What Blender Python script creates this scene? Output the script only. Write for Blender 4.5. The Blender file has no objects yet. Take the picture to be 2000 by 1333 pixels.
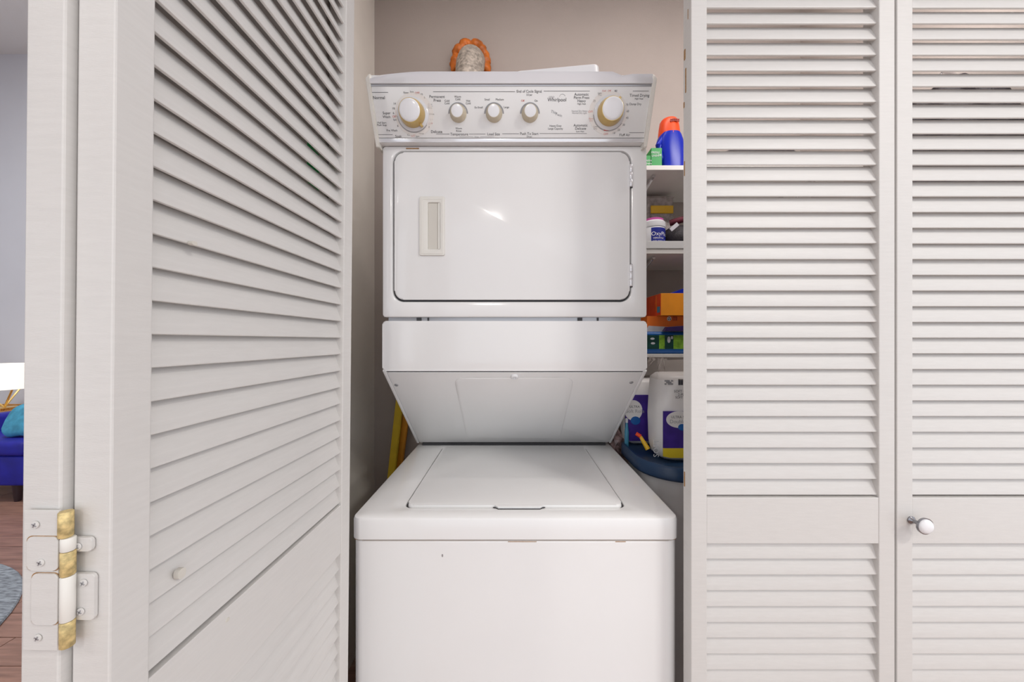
import bpy, bmesh, math, random
from mathutils import Vector, Matrix
random.seed(7)
S = bpy.context.scene
C = S.collection
PI = math.pi

# ------------------------------------------------------------------ camera, world, lights, exposure
F = 680.0                       # focal length in pixels of a 2000 x 1333 frame
EYE = 1.25
cd = bpy.data.cameras.new('camera'); cam = bpy.data.objects.new('camera', cd); C.objects.link(cam)
cd.sensor_width = 36; cd.lens = F / 2000 * 36; cd.clip_start = .02
cam.location = (0, 0, EYE); cam.rotation_euler = (PI / 2, 0, 0)
S.camera = cam
W = bpy.data.worlds.new('world'); S.world = W; W.use_nodes = True
bg = W.node_tree.nodes['Background']; bg.inputs[0].default_value = (0.89, 0.935, 1, 1); bg.inputs[1].default_value = 1.4
S.view_settings.view_transform = 'Standard'; S.view_settings.look = 'None'
S.view_settings.gamma = 1; S.view_settings.use_curve_mapping = False
S.view_settings.exposure = -0.07
CEIL = 2.85
def lamp(loc, power, size, col=(1, .97, .92), wide=0):
    l = bpy.data.lights.new('ceiling_or_fill_lamp', 'AREA'); l.shape = 'RECTANGLE' if wide else 'DISK'; l.size = size; l.size_y = wide or size; l.energy = power; l.color = col
    o = bpy.data.objects.new('ceiling_or_fill_lamp', l); o.location = loc; C.objects.link(o); return o
LAMPS = [(-.30, -2.36, 24, .19), (1.7, -.9, 27, .3), (-3.2, 2.0, 80, .4), (-1.7, -1.2, 10, .19), (2.7, -1.5, 26, .3)]  # last entry is a fill light added to brighten the open door
CLOSET_FILL = [(.42, .92, 7.5, 1.5)]

# ------------------------------------------------------------------ materials
def mat(name, col, rough=.5, metal=0, var=0, vscale=30, bump=0, bscale=200, spec=.5, emit=0, stretch=None, alpha=1, trans=0, coat=0):
    m = bpy.data.materials.new(name); m.use_nodes = True
    nt = m.node_tree; b = nt.nodes['Principled BSDF']
    col = tuple(col) + (1,)
    b.inputs['Base Color'].default_value = col; b.inputs['Roughness'].default_value = rough
    b.inputs['Metallic'].default_value = metal; b.inputs['Specular IOR Level'].default_value = spec
    b.inputs['Alpha'].default_value = alpha; b.inputs['Transmission Weight'].default_value = trans
    b.inputs['Coat Weight'].default_value = coat
    if emit:
        b.inputs['Emission Color'].default_value = col; b.inputs['Emission Strength'].default_value = emit
    if var or bump:
        tc = nt.nodes.new('ShaderNodeTexCoord'); mp = nt.nodes.new('ShaderNodeMapping')
        nt.links.new(tc.outputs['Object'], mp.inputs[0])
        if stretch: mp.inputs['Scale'].default_value = stretch
        if var:
            n = nt.nodes.new('ShaderNodeTexNoise'); n.inputs['Scale'].default_value = vscale; n.inputs['Detail'].default_value = 6
            nt.links.new(mp.outputs[0], n.inputs['Vector'])
            r = nt.nodes.new('ShaderNodeValToRGB')
            r.color_ramp.elements[0].position = .3; r.color_ramp.elements[1].position = .7
            r.color_ramp.elements[0].color = tuple(c * (1 - var) for c in col[:3]) + (1,)
            r.color_ramp.elements[1].color = tuple(min(1, c * (1 + var * .5)) for c in col[:3]) + (1,)
            nt.links.new(n.outputs[0], r.inputs[0]); nt.links.new(r.outputs[0], b.inputs['Base Color'])
        if bump:
            n2 = nt.nodes.new('ShaderNodeTexNoise'); n2.inputs['Scale'].default_value = bscale; n2.inputs['Detail'].default_value = 4
            nt.links.new(mp.outputs[0], n2.inputs['Vector'])
            bp = nt.nodes.new('ShaderNodeBump'); bp.inputs['Strength'].default_value = bump; bp.inputs['Distance'].default_value = .002
            nt.links.new(n2.outputs[0], bp.inputs['Height']); nt.links.new(bp.outputs[0], b.inputs['Normal'])
    return m
M = {}
M['door'] = mat('door_paint', (.68, .662, .640), .38, var=.03, vscale=9, bump=.12, bscale=60, stretch=(3, 3, 30))
M['doorcool'] = M['door']
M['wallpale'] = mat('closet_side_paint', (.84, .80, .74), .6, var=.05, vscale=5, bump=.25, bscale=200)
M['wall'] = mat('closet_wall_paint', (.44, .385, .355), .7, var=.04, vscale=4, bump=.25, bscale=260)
M['roomwall'] = mat('room_wall_paint', (.72, .73, .78), .7, var=.02, vscale=3, bump=.15, bscale=260)
M['ceil'] = mat('ceiling_paint', (.82, .81, .80), .8, bump=.2, bscale=200)
M['enamel'] = mat('white_enamel', (.87, .865, .86), .12, var=.02, vscale=3, bump=.0, bscale=90)
M['enamel_matte'] = mat('white_enamel_satin', (.87, .865, .86), .33, var=.02, vscale=4, bump=.03, bscale=90)
M['console'] = mat('console_white', (.83, .825, .82), .35)
M['cap'] = mat('cream_plastic', (.80, .77, .71), .45, var=.05, vscale=40)
M['silver'] = mat('silver_trim', (.86, .86, .89), .14, metal=.35)
M['seam'] = mat('seam_dark', (.05, .05, .055), .7)
M['grey'] = mat('grey_metal', (.42, .42, .44), .35, metal=.6)
M['chrome'] = mat('chrome', (.75, .75, .77), .12, metal=1)
M['darkchrome'] = mat('dark_chrome', (.30, .30, .32), .18, metal=1)
M['brass'] = mat('worn_brass', (.72, .56, .26), .42, metal=.3, var=.45, vscale=220)
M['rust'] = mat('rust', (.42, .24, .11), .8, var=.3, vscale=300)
M['ivory'] = mat('ivory_plastic', (.80, .78, .73), .4)
M['ivoryin'] = mat('ivory_plastic_inner', (.66, .63, .57), .5)
M['gold'] = mat('gold_ring', (.62, .44, .17), .28, metal=.55)
M['tan'] = mat('tan_plastic', (.64, .56, .42), .35)
M['knobwhite'] = mat('knob_white', (.86, .86, .88), .18)
M['skirt'] = mat('dial_skirt', (.74, .75, .78), .15)
M['dialplate'] = mat('dial_plate', (.80, .76, .73), .4)
M['ink'] = mat('ink', (.06, .06, .07), .7)
M['inkgrey'] = mat('ink_grey', (.33, .33, .35), .7)
M['inkpale'] = mat('ink_pale', (.56, .57, .58), .6)
M['inkred'] = mat('ink_red', (.60, .10, .07), .7)
M['inkwhite'] = mat('ink_white', (.85, .85, .87), .6)
M['inkpink'] = mat('ink_pink', (.85, .25, .5), .6)
M['foam'] = mat('orange_foam', (.62, .155, .012), .42, var=.45, vscale=26, bump=.6, bscale=90)
M['duct'] = mat('speckled_duct', (.52, .46, .40), .5, metal=.2, var=.55, vscale=70, bump=.8, bscale=120)
M['tray'] = mat('tray_plastic', (.78, .78, .80), .3)
M['shelf'] = mat('shelf_laminate', (.76, .74, .71), .4, var=.03, vscale=20)
M['shelfgrey'] = mat('shelf_lip', (.62, .62, .62), .4)
M['navy'] = mat('blue_bottle', (.004, .020, .42), .3, spec=.3)
M['orange'] = mat('orange_cap', (.86, .075, .008), .35)
M['greentag'] = mat('green_tag', (.02, .62, .16), .4)
M['green'] = mat('green_card', (.006, .30, .05), .45)
M['tubwhite'] = mat('tub_white', (.78, .79, .82), .35)
M['tubblue'] = mat('tub_label', (.012, .022, .30), .35, var=.3, vscale=20)
M['magenta'] = mat('magenta_lid', (.58, .09, .38), .35)
M['yellow'] = mat('yellow_plastic', (.84, .50, .02), .4)
M['clear'] = mat('clear_plastic', (.72, .66, .64), .25, alpha=.42, var=.4, vscale=60)
M['black'] = mat('black_fuzz', (.018, .012, .018), .6, var=.5, vscale=120, bump=.8, bscale=300)
M['maroon'] = mat('maroon_cloth', (.13, .012, .03), .75, var=.4, vscale=60)
M['boxred'] = mat('orange_card_side', (.74, .075, .012), .5, var=.15, vscale=40)
M['boxorange'] = mat('orange_card', (.90, .32, .015), .5, var=.06, vscale=30)
M['boxorange2'] = mat('orange_card_deep', (.86, .19, .02), .5)
M['purpledark'] = mat('dark_purple_film', (.03, .012, .09), .35)
M['bluefilm'] = mat('blue_film', (.012, .11, .38), .25, bump=.7, bscale=40)
M['greenfilm'] = mat('lime_film', (.24, .48, .045), .3, var=.5, vscale=60)
M['greendark'] = mat('dark_green_film', (.008, .06, .05), .3, var=.4, vscale=50)
M['paper'] = mat('paper_white', (.62, .61, .66), .6, var=.06, vscale=40)
M['towel'] = mat('towel_wrap', (.78, .76, .75), .38, var=.05, vscale=14, bump=.8, bscale=26)
M['purple'] = mat('purple_print', (.055, .022, .26), .35, var=.25, vscale=30)
M['yellowprint'] = mat('yellow_print', (.78, .58, .03), .35)
M['film'] = mat('clear_film', (.80, .72, .66), .2, alpha=.26, bump=1, bscale=40)
M['bluelid'] = mat('blue_lid', (.006, .034, .095), .36, var=.12, vscale=8, bump=.2, bscale=150)
M['binwhite'] = mat('bin_white', (.66, .66, .67), .4)
M['teal'] = mat('teal_plastic', (.06, .26, .40), .35)
M['pole1'] = mat('yellow_pole', (.80, .55, .02), .45, var=.15, vscale=12)
M['pole2'] = mat('amber_pole', (.80, .34, .02), .45, var=.15, vscale=12)
M['wood'] = mat('floor_plank', (.36, .20, .15), .35, var=.38, vscale=5, bump=.15, bscale=60, stretch=(1, 12, 1))
M['woodbase'] = mat('floor_base', (.42, .27, .21), .45, var=.3, vscale=5, stretch=(1, 12, 1))
M['rug'] = mat('rug_grey', (.33, .37, .42), .95, var=.6, vscale=26, bump=.8, bscale=120, stretch=(1, 4, 1))
M['sofa'] = mat('blue_velvet', (.012, .014, .36), .6, var=.3, vscale=8, bump=.2, bscale=200)
M['foot'] = mat('dark_wood', (.03, .015, .02), .4)
M['cushion'] = mat('turquoise_cloth', (.07, .36, .55), .8, var=.3, vscale=20, bump=.5, bscale=40)
M['tablewood'] = mat('honey_wood', (.55, .27, .07), .45, var=.2, vscale=14)
M['shade'] = mat('lamp_shade', (.92, .87, .78), .7, emit=.75)
M['goldmetal'] = mat('gold_metal', (.85, .62, .25), .3, metal=.8)
M['lampglow'] = mat('lamp_diffuser', (1, .97, .92), .4, emit=25)
M['tagred'] = mat('red_brown', (.3, .03, .02), .5)

# ------------------------------------------------------------------ helpers
def P(px, py, d): return Vector(((px - 1000) / F * d, d, EYE + (666.5 - py) / F * d))
def box(bm, x0, x1, y0, y1, z0, z1, bev=0, seg=2):
    b2 = bmesh.new()
    bmesh.ops.create_cube(b2, size=1)
    for v in b2.verts:
        v.co = Vector(((x0 + x1) / 2 + v.co.x * (x1 - x0), (y0 + y1) / 2 + v.co.y * (y1 - y0), (z0 + z1) / 2 + v.co.z * (z1 - z0)))
    if bev: bmesh.ops.bevel(b2, geom=b2.edges[:], offset=bev, segments=seg, profile=.5, affect='EDGES')
    merge(bm, b2); return bm
def merge(bm, b2, mtx=None):
    mp = {}
    for v in b2.verts: mp[v] = bm.verts.new(mtx @ v.co if mtx else v.co)
    for f in b2.faces:
        try: bm.faces.new([mp[v] for v in f.verts])
        except ValueError: pass
    b2.free()
def rrect(x0, x1, y0, y1, r, n=6):
    pts = []
    for cx, cy, a in ((x1 - r, y1 - r, 0), (x0 + r, y1 - r, 90), (x0 + r, y0 + r, 180), (x1 - r, y0 + r, 270)):
        for i in range(n + 1):
            t = math.radians(a + 90 * i / n); pts.append((cx + r * math.cos(t), cy + r * math.sin(t)))
    return pts
XZ = lambda a, b, c: Vector((a, c, b))     # 2D pts in x,z extruded along y
XY = lambda a, b, c: Vector((a, b, c))     # 2D pts in x,y extruded along z
YZ = lambda a, b, c: Vector((c, a, b))     # 2D pts in y,z extruded along x
def prism(bm, pts, c0, c1, mp, bev=0, seg=2):
    b2 = bmesh.new()
    a = [b2.verts.new(mp(p[0], p[1], c0)) for p in pts]; b = [b2.verts.new(mp(p[0], p[1], c1)) for p in pts]
    n = len(pts); f0 = b2.faces.new(a); f1 = b2.faces.new(b[::-1])
    for i in range(n): b2.faces.new((a[i], b[i], b[(i + 1) % n], a[(i + 1) % n]))
    if bev:
        es = list(set(f0.edges[:] + f1.edges[:]))
        bmesh.ops.bevel(b2, geom=es, offset=bev, segments=seg, profile=.5, affect='EDGES')
    merge(bm, b2); return bm
def ring(bm, outer, inner, c0, c1, mp, bev=0):
    b2 = bmesh.new(); n = len(outer)
    L = [[b2.verts.new(mp(p[0], p[1], c)) for p in pts] for pts, c in ((outer, c0), (inner, c0), (inner, c1), (outer, c1))]
    for k in range(4):
        A, B = L[k], L[(k + 1) % 4]
        for i in range(n): b2.faces.new((A[i], A[(i + 1) % n], B[(i + 1) % n], B[i]))
    if bev:
        es = [e for e in b2.edges if (e.verts[0] in L[0] and e.verts[1] in L[0]) or (e.verts[0] in L[1] and e.verts[1] in L[1])]
        bmesh.ops.bevel(b2, geom=es, offset=bev, segments=2, profile=.5, affect='EDGES')
    merge(bm, b2); return bm
def loft(bm, loops, cap=True):
    Ls = [[bm.verts.new(p) for p in lp] for lp in loops]; n = len(Ls[0])
    for A, B in zip(Ls, Ls[1:]):
        for i in range(n): bm.faces.new((A[i], A[(i + 1) % n], B[(i + 1) % n], B[i]))
    if cap: bm.faces.new(Ls[0][::-1]); bm.faces.new(Ls[-1])
    return bm
def lathe(bm, prof, mtx=Matrix(), n=32, cap=True):
    return loft(bm, [[mtx @ Vector((max(r, 1e-4) * math.cos(2 * PI * i / n), max(r, 1e-4) * math.sin(2 * PI * i / n), h)) for i in range(n)] for r, h in prof], cap)
def tube(bm, path, r, n=10, rs=None):
    path = [Vector(p) for p in path]; loops = []
    up = Vector((.123, .31, .94)).normalized()
    for i, p in enumerate(path):
        t = (path[min(i + 1, len(path) - 1)] - path[max(i - 1, 0)]).normalized()
        u = t.cross(up).normalized(); v = t.cross(u)
        rr = rs[i] if rs else r
        loops.append([p + (u * math.cos(2 * PI * k / n) + v * math.sin(2 * PI * k / n)) * rr for k in range(n)])
    return loft(bm, loops)
def root_loc(p):
    v = Vector((0, 0, 0))
    while p: v += p.location; p = p.parent
    return v
def obj(name, bm, m, parent=None, smooth=None, world=True, kind=None, label=None):
    """one mesh object; vertices are given in world space (world=True) or in the parent's own space"""
    if parent is not None and world:
        o_ = root_loc(parent)
        for v in bm.verts: v.co -= o_
    bmesh.ops.recalc_face_normals(bm, faces=bm.faces[:])
    me = bpy.data.meshes.new(name); bm.to_mesh(me); bm.free()
    me.materials.append(M[m] if isinstance(m, str) else m)
    if smooth is not None:
        me.polygons.foreach_set('use_smooth', [True] * len(me.polygons)); me.set_sharp_from_angle(angle=math.radians(smooth))
    o = bpy.data.objects.new(name, me); C.objects.link(o)
    if parent is not None: o.parent = parent
    if kind: o['kind'] = kind
    if label: o['label'] = label
    if name == 'lettering': o['kind'] = 'stuff'
    return o
def tag(o, label, cat, group=None, kind=None):
    o['label'] = label; o['category'] = cat
    if group: o['group'] = group
    if kind: o['kind'] = kind
    return o
def thing(name, label, cat, loc, group=None, kind=None):
    o = bpy.data.objects.new(name, None); o.empty_display_size = .05; o.location = loc; C.objects.link(o)
    return tag(o, label, cat, group, kind)
B = bmesh.new
TEXTS = []      # deferred lettering: (string, matrix, size, key)
def text_mesh(entries):
    """entries: list of (string, matrix, size) -> one bmesh of flat lettering"""
    objs = []
    for s, mtx, size, ax in entries:
        cu = bpy.data.curves.new('lettering', 'FONT'); cu.body = s; cu.size = size; cu.align_x = ax; cu.align_y = 'CENTER'
        cu.resolution_u = 3
        o = bpy.data.objects.new('lettering', cu); C.objects.link(o); objs.append((o, mtx, cu))
    bpy.context.view_layer.update()
    dg = bpy.context.evaluated_depsgraph_get()
    bm = B()
    for o, mtx, cu in objs:
        me = bpy.data.meshes.new_from_object(o.evaluated_get(dg))
        b2 = B(); b2.from_mesh(me); merge(bm, b2, mtx)
        bpy.data.objects.remove(o); bpy.data.curves.remove(cu); bpy.data.meshes.remove(me)
    return bm

# ------------------------------------------------------------------ the setting
YD = .68                        # depth of the closed doors' front face
bm = B(); box(bm, -6.2, 3.2, -3.4, 4.6, -.05, -.006)
floor = tag(obj('floor', bm, 'woodbase'), 'brown wooden plank floor of the room', 'floor', kind='structure')
pl = B(); box(pl, 0, 1.196, 0, .127, -.006, 0)
pme = None
k = 0
y = .95
row = 0
while y < 3.6:
    x = -5.9 + (row * .47) % 1.2
    while x < -1.2:
        if pme is None:
            o = obj('plank', pl, 'wood', floor); pme = o.data
        else:
            o = bpy.data.objects.new('plank', pme); C.objects.link(o); o.parent = floor
        o.location = (x, y, random.uniform(-.0008, 0))
        x += 1.2
    y += .13; row += 1
bm = B(); box(bm, -.7, 3.2, -3.4, 1.66, CEIL, CEIL + .05); box(bm, -6.2, -.7, -3.4, .79, CEIL, CEIL + .05); box(bm, -6.2, -.62, .79, 4.1, 4.55, 4.6)
tag(obj('ceiling', bm, 'ceil'), 'plain white ceiling over room and closet', 'ceiling', kind='structure')
bm = B(); box(bm, -.62, 1.3, 1.57, 1.66, 0, CEIL)
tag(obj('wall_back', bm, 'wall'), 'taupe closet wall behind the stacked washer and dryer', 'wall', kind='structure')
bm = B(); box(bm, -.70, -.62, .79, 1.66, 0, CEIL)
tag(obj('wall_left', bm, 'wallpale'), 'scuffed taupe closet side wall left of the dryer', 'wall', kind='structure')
bm = B(); box(bm, 1.3, 1.38, .79, 1.66, 0, CEIL)
tag(obj('wall_right', bm, 'wall'), 'closet side wall hidden behind the closed louvered doors', 'wall', kind='structure')
bm = B(); box(bm, -.95, -.43, .69, .79, 0, CEIL); box(bm, -.43, 1.17, .69, .79, 2.07, CEIL); box(bm, 1.17, 3.2, .69, .79, 0, CEIL); box(bm, -6.2, -.62, .69, .79, CEIL + .05, 4.6)
tag(obj('wall_front', bm, 'roomwall'), 'room wall around the closet opening', 'wall', kind='structure')
bm = B(); box(bm, -6.2, -.7, 4.0, 4.1, 0, 4.55)
tag(obj('wall_far', bm, 'roomwall'), 'pale blue grey living room wall behind the armchair', 'wall', kind='structure')
bm = B(); box(bm, -6.28, -6.2, -3.4, 4.1, 0, 4.55)
bm2 = B(); box(bm2, -.70, -.62, 1.66, 4.1, 0, CEIL); box(bm2, -.70, -.62, .79, 4.1, CEIL, 4.55)
tag(obj('wall_inner', bm2, 'roomwall'), 'living room wall on the back side of the closet', 'wall', kind='structure')
tag(obj('wall_side', bm, 'roomwall'), 'far left living room wall', 'wall', kind='structure')

# ------------------------------------------------------------------ louvered doors
PW, TH, SW = .398, .032, .031   # leaf width, thickness, stile width
ZB, ZT = .015, 2.045
def leaf_bm():
    bm = B()
    box(bm, 0, SW, 0, TH, ZB, ZT, .0015); box(bm, PW - SW, PW, 0, TH, ZB, ZT, .0015)
    for z0, z1 in ((ZB, .135), (.8535, .9435), (1.965, ZT)): box(bm, SW, PW - SW, 0.0008, TH - .0008, z0, z1, .0008)
    return bm
LEAF = None
SLAT = None
def slat_bm():
    # front face runs from the front bottom edge up and back; rounded front edge
    d, h, t = .0135, .0335, .0042
    L = math.hypot(d, h); ux, uz = d / L, h / L; nx, nz = uz, -ux      # n points back and down
    prof = []
    for a, b in ((.0012, 0), (0.0, .0009), (0.0, .0028), (.0010, .0042), (L, .0042), (L, 0)):
        prof.append((.004 + ux * a + nx * b, uz * a + nz * b))
    bm = B(); prism(bm, prof, SW, PW - SW, YZ)
    return bm
slat_z = [1.25 + (666.5 - (13.6 + 30.75 * k)) / F * .684 for k in range(-1, 32)] + [1.25 + (666.5 - (1092 + 31.0 * k)) / F * .684 for k in range(0, 22)]
def door_leaf(parent, loc, rotz):
    global LEAF, SLAT
    if LEAF is None:
        l = obj('door_leaf', leaf_bm(), 'door', None); LEAF = l.data
    else:
        l = bpy.data.objects.new('door_leaf', LEAF); C.objects.link(l)
    l.parent = parent; l.location = loc; l.rotation_euler = (0, 0, rotz)
    for z in slat_z:
        if SLAT is None:
            s = obj('slat', slat_bm(), 'door', None, smooth=40); SLAT = s.data
        else:
            s = bpy.data.objects.new('slat', SLAT); C.objects.link(s)
        s.parent = l; s.location = (0, random.uniform(-.0004, .0004), z); s.rotation_euler = (random.uniform(-.012, .012), 0, 0)
    return l

# right: closed pair
d2 = thing('door_2', 'closed white louvered bifold door right of the washer, with white knob', 'door', (.35, YD, 0), kind='structure')
door_leaf(d2, (0, 0, 0), 0); door_leaf(d2, (PW + .004, 0, 0), 0)
kb = P(1779, 1016, YD); nrm = Matrix.Translation(kb) @ Matrix.Rotation(PI / 2, 4, 'X')
bm = B(); lathe(bm, [(.0075, 0), (.0075, .002), (.0055, .004), (.0038, .006), (.0038, .022)], nrm, 20)
kn = obj('knob_stem', bm, 'darkchrome', d2, 40, label='chrome stem of the knob')
bm = B(); lathe(bm, [(.0038, .018), (.012, .019), (.0152, .0215), (.0155, .0245)], nrm, 28)
obj('knob_ring', bm, 'darkchrome', d2, 40)
bm = B(); lathe(bm, [(.0138, .0243), (.0138, .0252), (.0125, .0275), (.009, .0295), (.004, .0304), (0, .0306)], nrm, 28)
obj('knob', bm, 'knobwhite', d2, 50, label='round glossy white knob')

# chipped paint along the free edge of the closed door
for zz, yy, w, h in ((1.83, .705, .006, .022), (1.775, .701, .004, .05), (1.73, .708, .004, .012), (1.60, .706, .003, .03), (.97, .706, .004, .03), (1.90, .692, .0015, .02)):
    bm = B(); prism(bm, rrect(yy - w / 2, yy + w / 2, zz - h / 2, zz + h / 2, w * .45, 3), .3494, .3502, YZ); obj('paint_chip', bm, 'rust', d2)
# left: folded pair, swung out towards the camera
LEAN = math.radians(.55)
d1 = thing('door_1', 'folded white louvered bifold door standing open left of the washer', 'door', (-.355 - EYE * math.sin(LEAN), .48, 0), kind='structure')
off = Vector((-.355, .48, 0))
a1 = math.radians(90 - 1.7)
l1 = door_leaf(d1, Vector((-.3265, .2845, 0)) - off, a1)
# second leaf: folded flat against the back of the first, its own front facing away
dirv = Vector((math.cos(a1), math.sin(a1), 0)); back = Vector((-math.sin(a1), math.cos(a1), 0))
far = Vector((-.3265, .2845, 0)) + dirv * (PW - .006) + back * (2 * TH + .003)
l2 = door_leaf(d1, far - off, a1 + PI)
d1.rotation_euler = (0, LEAN, 0)
# hinge across the two leaf ends
def wobj(name, bm, m, parent, smooth=None, label=None):
    for v in bm.verts: v.co -= off
    return obj(name, bm, m, parent, smooth, world=False, label=label)
yh = .2765
def hz(py, d=yh): return EYE + (666.5 - py) / F * d
def hx(px, d=yh): return (px - 1000) / F * d
bm = B(); box(bm, hx(50), hx(118), yh, .2784, hz(1272), hz(998), .0004)
hg = wobj('hinge', bm, 'door', d1, label='painted hinge with worn brass knuckles')
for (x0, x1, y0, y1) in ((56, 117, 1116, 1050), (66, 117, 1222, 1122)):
    bm = B(); prism(bm, rrect(hx(x0 - 4, .275), hx(x1, .275), hz(y0 + 2, .275), hz(y1 - .8, .275), .0042), yh - .0004, yh, XZ); wobj('plate_outline', bm, 'rust', hg)  # thin brown outline plate, reaching a little further left and down
    bm = B(); prism(bm, rrect(hx(x0, .275), hx(x1, .275), hz(y0, .275), hz(y1, .275), .004), yh - .0016, yh - .0004, XZ, .0004); wobj('hinge_plate', bm, 'door', hg)
for (x0, x1, y0, y1) in ((138, 182, 1078, 1051), (140, 188, 1212, 1122)):
    bm = B(); prism(bm, rrect(hx(x0, .2815), hx(x1, .2815), hz(y0, .2815), hz(y1, .2815), .003), .2818, .2843, XZ, .0004); wobj('hinge_plate', bm, 'door', hg)
for (y0, y1, m) in ((1000, 1050, 'brass'), (1051, 1077, 'ivory'), (1078, 1125, 'brass'), (1126, 1214, 'ivory'), (1215, 1265, 'brass')):
    xc = hx(134 if y0 > 1050 else 129); bm = B()
    bm2 = Matrix.Translation((xc, .2775, 0))
    lathe(bm, [(.0038, hz(y1)), (.0043, hz(y1) + .0006), (.0043, hz(y0) - .0006), (.0038, hz(y0))], bm2, 20)
    wobj('hinge_knuckle', bm, m, hg, 40)
for (px, py, d) in ((73, 1026, yh - .0004), (84, 1100, yh - .0018), (80, 1247, yh - .0004), (168, 1139, .2814), (163, 1195, .2814), (156, 1068, .2814)):
    c = P(px, py, d); bm = B(); lathe(bm, [(.003, 0), (.0028, .0007), (.002, .0009)], Matrix.Translation(c) @ Matrix.Rotation(PI / 2, 4, 'X'), 14)
    sc = wobj('screw', bm, 'door', hg, 40)
    bm = B()
    for a in (.5, .5 + PI / 2):
        b2 = B(); box(b2, -.0019, .0019, -.0002, .0002, -.0004, .0004)
        merge(bm, b2, Matrix.Translation(c + Vector((0, -.0011, 0))) @ Matrix.Rotation(a, 4, 'Y'))
    wobj('screw_slot', bm, 'grey', hg)

# nicks and filled holes in the paint of the open door
for yy, zz, w, h, m in ((.345, 1.02, .004, .005, 'ivoryin'), (.355, 1.35, .003, .002, 'ivoryin'), (.40, .93, .0025, .002, 'ivoryin')):
    xx = -.3265 + (yy - .2845) * .0297 + .0002
    bm = B(); prism(bm, rrect(yy - w, yy + w, zz - h, zz + h, min(w, h) * .9, 3), xx - .005, xx, YZ); wobj('paint_nick', bm, m, l1 if False else d1)
# green tag caught between the two leaves
bm = B()
xg = -.3225 - .0395
prism(bm, rrect(.612, .652, 1.53, 1.625, .006), -.3600, -.3590, YZ)
tag(obj('tag', bm, 'greentag'), 'small bright green tag glimpsed between the slats of the open door', 'tag')

# ------------------------------------------------------------------ stacked washer and dryer
LX0, LX1 = -.336, .350
LC = (LX0 + LX1) / 2
lc = thing('laundry_center', 'white stacked washer and dryer unit in the closet', 'washer dryer', (LC, 1.05, 0))
YW, YDR = .7266, .902
ZDECK = .882
# washer cabinet
bm = B(); prism(bm, rrect(LX0 + .002, LX1 - .002, YW, 1.42, .022, 8), .02, .832, XY, .004, 3)
wc = obj('washer_cabinet', bm, 'enamel', lc, 40)
bm = B(); box(bm, LX0 + .006, LX1 - .006, YW + .006, 1.40, .832, .837)
obj('seam', bm, 'rust', lc)
for (px, py, w, h, m) in ((864, 1086, .003, .006, 'grey'), (1020, 1059, .06, .0012, 'rust'), (1212, 1059, .022, .0014, 'rust')):
    c = P(px, py, YW - .0004); bm = B(); prism(bm, rrect(c.x - w / 2, c.x + w / 2, c.z - h / 2, c.z + h / 2, min(w, h) * .48, 3), c.y, YW + .002, XZ)
    obj('chip' if m == 'grey' else 'rust_stain', bm, m, wc)
for x in (LX0 + .06, LX1 - .06):
    for yy in (.80, 1.36):
        bm = B(); lathe(bm, [(.022, 0), (.022, .01), (.012, .012), (.012, .021)], Matrix.Translation((x, yy, 0)), 16); obj('foot', bm, 'grey', lc, 40)
# washer top: a ring around the lid opening with a rounded front lip
LID = (-.234, .247, .772, 1.205)
def deck():
    bm = B()
    out = rrect(LX0, LX1, YW - .003, 1.40, .02, 8); inn = rrect(LID[0] - .004, LID[1] + .004, LID[2] - .0005, LID[3] + .002, .018, 8)
    ring(bm, out, inn, ZDECK, .837, XY, .007)
    box(bm, LID[0] - .004, LID[1] + .004, LID[2], LID[3] + .002, .84, .862)
    return bm
wt = obj('washer_top', deck(), 'enamel', lc, 40)
bm = B(); prism(bm, rrect(LID[0], LID[1], LID[2], LID[3], .016, 8), .863, ZDECK + .004, XY, .005, 3)
lid = obj('washer_lid', bm, 'enamel_matte', lc, 40)
bm = B()
c0, c1 = P(962, 1000, .757).x, P(1066, 1000, .757).x
prism(bm, [(c0, LID[2] - .002), (c1, LID[2] - .002), (c1 - .012, LID[2] - .0125), (c0 + .012, LID[2] - .0125)], ZDECK - .001, ZDECK + .0006, XY)
obj('lid_notch', bm, 'seam', wt, label='dark finger notch at the lid front')
bm = B(); ring(bm, rrect(LID[0] - .0045, LID[1] + .0045, LID[2] + .001, LID[3] + .002, .018, 8), rrect(LID[0] + .004, LID[1] - .004, LID[2] + .008, LID[3] - .006, .012, 8), ZDECK - .004, .8625, XY)
obj('lid_seam', bm, 'seam', wt)
bm = B()
prism(bm, [(c0 + .002, LID[2] + .002), (c1 - .002, LID[2] + .002), (c1 - .012, LID[2] - .009), (c0 + .012, LID[2] - .009)], ZDECK - .0005, ZDECK + .0042, XY, .001)
obj('lid_grip', bm, 'enamel_matte', lid, 40)
# wedge under the dryer
ZA, ZBT, YB = 1.172, .890, 1.228
sl = Vector((0, YB - YDR, ZBT - ZA)); sl.normalize(); sn = Vector((0, sl.z, -sl.y))   # sn: outward normal (towards camera, down)
def wpt(s, n=0): return Vector((0, YDR, ZA)) + sl * s + sn * n
SLEN = math.hypot(YB - YDR, ZBT - ZA)
bm = B()
a, b = wpt(.004, -.004), wpt(SLEN, -.004)
prism(bm, [(a.y, a.z), (1.38, a.z), (1.38, b.z), (b.y, b.z)], LX0 + .002, LX1 - .002, YZ)
dw = obj('dryer_base', bm, 'enamel_matte', lc)
for x0, x1 in ((LX0, LX0 + .0085), (LX1 - .0085, LX1)):
    bm = B(); q = [wpt(0, 0), wpt(SLEN, 0), wpt(SLEN, -.02), wpt(0, -.02)]
    prism(bm, [(p.y, p.z) for p in q], x0, x1, YZ, .0015); obj('side_flange', bm, 'enamel', lc, 40)
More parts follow.
